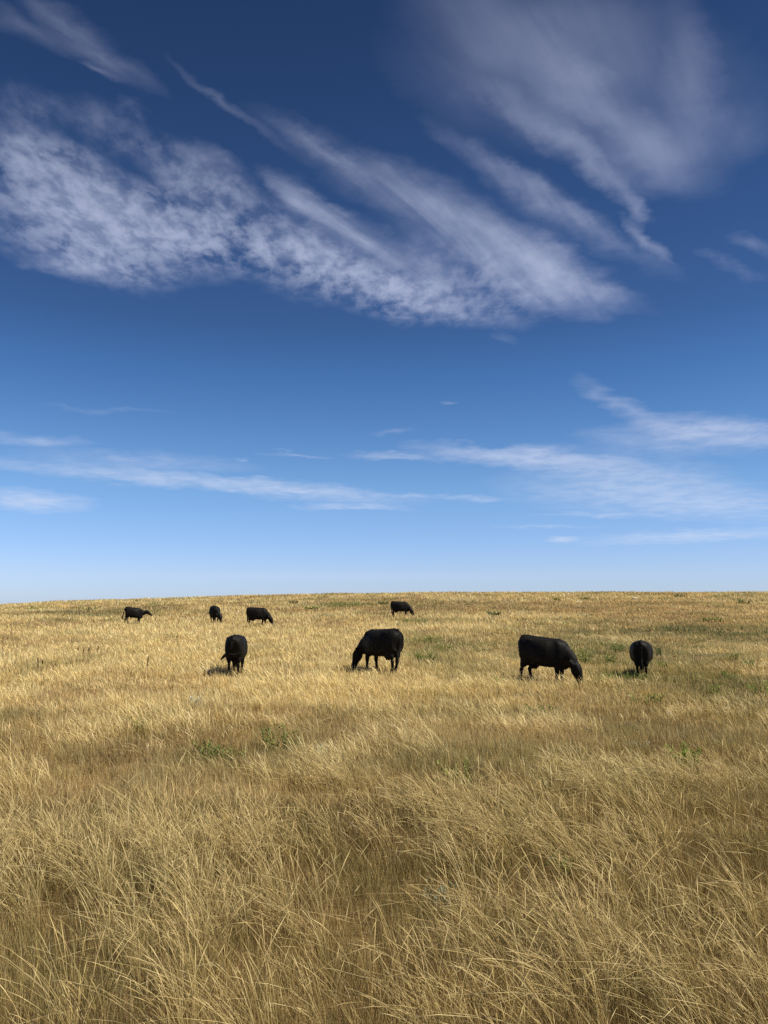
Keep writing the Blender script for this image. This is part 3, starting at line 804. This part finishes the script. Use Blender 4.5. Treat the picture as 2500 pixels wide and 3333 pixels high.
for (px, py, w_, h_, c_, lab) in [
        (2110, 2292, .8, .28, OLV, 'olive weed on the short grass well below the round bellied cow'),
        (2345, 2268, .7, .32, OLV, 'bushy olive weed below a gold slanting grass strip, paired with a taller one'),
        (2472, 2262, .6, .38, OLV, 'taller olive weed, mate of the bushy one below the gold grass strip'),
        (2160, 2172, .5, .24, OLV, 'low olive tuft beside the hind hooves of the round bellied cow'),
        (2385, 2152, .5, .32, OLV, 'upright olive weed in open brown grass beyond the round bellied cow'),
        (2440, 2172, .4, .30, GRN, 'small bright weed next to the upright olive weed in open grass'),
        (1625, 2232, .5, .26, YGR, 'yellow green tuft in straw grass below the hind legs of the broad cow'),
        (560, 2080, .7, .30, GRN, 'green tuft in pale grass uphill of the dead seed stalks'),
        (1760, 2330, .6, .24, OLV, 'flat olive weed on brown grass below the broad grazing cow'),
        (2380, 2212, .6, .26, GRN, 'green weed between the upright olive weed and the bushy pair')]:
    weed(px, py, w_, h_, c_, lab, group=GA, leaves=240, leaf=.045)
for (px, py, w_, h_, c_, lab) in [
        (1110, 1973, 4.2, .50, GRN, 'widest green bush patch on the far slope, downhill of the skyline'),
        (1015, 1985, 1.6, .45, GRN, 'green bush just below the widest green patch on the far slope'),
        (2424, 1966, 2.2, .80, DKG, 'dark solitary bush on the brown far slope past both pale boulders'),
        (2215, 1946, 1.4, .60, DKG, 'dark bush close under the skyline beyond the bleached boulder'),
        (1905, 1953, 1.2, .50, OLV, 'olive bush just above the low pale boulder'),
        (1355, 2030, 1.9, .38, GRN, 'green patch in the grass just downhill of the lone cow near the skyline'),
        (1605, 2006, 1.2, .55, DKG, 'dark bush on open slope ahead of the lone cow near the skyline'),
        (300, 1985, 2.2, .42, OLV, 'olive bush on the ridge uphill behind the walking cow tail'),
        (120, 1984, 2.4, .42, OLV, 'olive bush where the skyline runs lowest'),
        (520, 1968, 3.4, .42, OLV, 'long olive patch on the ridge straight above the walking cow head'),
        (1245, 1967, 1.5, .42, DKG, 'dark bush just behind the rump of the lone cow near the skyline'),
        (955, 1967, 1.0, .55, DKG, 'small dark round bush above the green bush on the far slope'),
        (1810, 1956, .9, .50, OLV, 'small olive bush under the skyline short of the low pale boulder'),
        (2320, 2024, 1.3, .45, OLV, 'olive bush in the dark band of grass beyond the round bellied cow')]:
    weed(px, py, w_, h_ * .72, c_, lab, 'far_bush', 'bush', 'bushes dotted over the far slope', leaves=280, leaf=.13)

stalk_m = plain('dead_stalk', (.055, .035, .02), .9, .05)


def stalk(px, py, high, label, group=None, lean=0.0, thick=.022):
    g = ground_hit(px, py)
    root = bpy.data.objects.new('dead_stalk', None); root.empty_display_size = .1; COL.objects.link(root); root.location = g
    tag(root, label, 'plant', group)
    for nm, secs in (('stem', [((0, 0, -.02), thick * .6, thick * .6), ((lean * .3, 0, high * .4), thick * .5, thick * .5), ((lean, 0, high * .75), thick * .4, thick * .4)]),
                     ('seed_spike', [((lean * .75, 0, high * .56), thick * .8, thick * .8), ((lean * .9, 0, high * .72), thick * 1.7, thick * 1.5), ((lean * 1.05, 0, high * .88), thick * 1.4, thick * 1.5), ((lean * 1.15, 0, high), thick * .3, thick * .3)])):
        b = bmesh.new(); loft(b, secs, 8)
        for v in b.verts: v.co += Vector((random.uniform(-1, 1), random.uniform(-1, 1), random.uniform(-1, 1))) * thick * .25
        m = bpy.data.meshes.new(nm); b.to_mesh(m); b.free(); m.materials.append(stalk_m)
        c = bpy.data.objects.new(nm, m); COL.objects.link(c); c.parent = root


random.seed(5)
GS = 'dark dead seed stalks in the left pasture'
for (px, py, h_, l_, lab) in [
        (318, 2142, .62, .0, 'tallest and thickest of the short dark dead seed stalks in pale grass'),
        (255, 2136, .5, -.03, 'dark dead seed stalk at the far end of a row of three'),
        (270, 2138, .42, .03, 'shortest dark dead seed stalk, in the middle of a row of three'),
        (285, 2138, .46, .05, 'dark leaning dead seed stalk of a row of three, beside the tallest stalk'),
        (124, 2182, .52, -.02, 'taller of a separate pair of dark dead seed stalks'),
        (135, 2180, .4, .03, 'shorter of a separate pair of dark dead seed stalks')]:
    stalk(px, py, h_ * .85, lab, GS, l_, .015)
stalk(468, 2232, .9, 'tall thin leaning dead stalk rising over the brown grass', None, .10, .010)

stone_m = plain('pale_stone', (.50, .44, .36), .9, .1)


def stone(px, py, size, label, group=None, lift=0.3):
    g = ground_hit(px, py)
    b = bmesh.new(); bmesh.ops.create_icosphere(b, subdivisions=3, radius=1.0)
    sd = random.uniform(0, 50)
    for v in b.verts:
        p = v.co.copy(); n_ = float(fbm(np.array([p.x * 1.3 + sd + 5]), np.array([p.y * 1.3 + p.z * .9 + 7]), 3, 2)[0])
        v.co = Vector((p.x * size[0], p.y * size[1], p.z * size[2])) * (.7 + .65 * n_)
    m = bpy.data.meshes.new('field_stone'); b.to_mesh(m); b.free(); m.materials.append(stone_m)
    o = bpy.data.objects.new('field_stone', m); COL.objects.link(o); o.location = g + Vector((0, 0, size[2] * lift)); o.rotation_euler = (0, 0, random.uniform(-.4, .4))
    tag(o, label, 'stone', group)


stone(668, 2190, (.20, .10, .13), 'pale flat stone in the grass beside the cow with the flicked tail')
stone(1905, 2388, (.045, .03, .09), 'small white stone on the short brown grass')
stone(2000, 2416, (.03, .025, .07), 'tiny pale stone on the short brown grass beyond the small white stone')
stone(2067, 1950, (.36, .2, .15), 'bleached boulder half buried near the skyline above the round bellied cow', lift=.5)
stone(1886, 1961, (.42, .2, .10), 'low pale boulder on the far slope above the broad grazing cow', lift=.5)
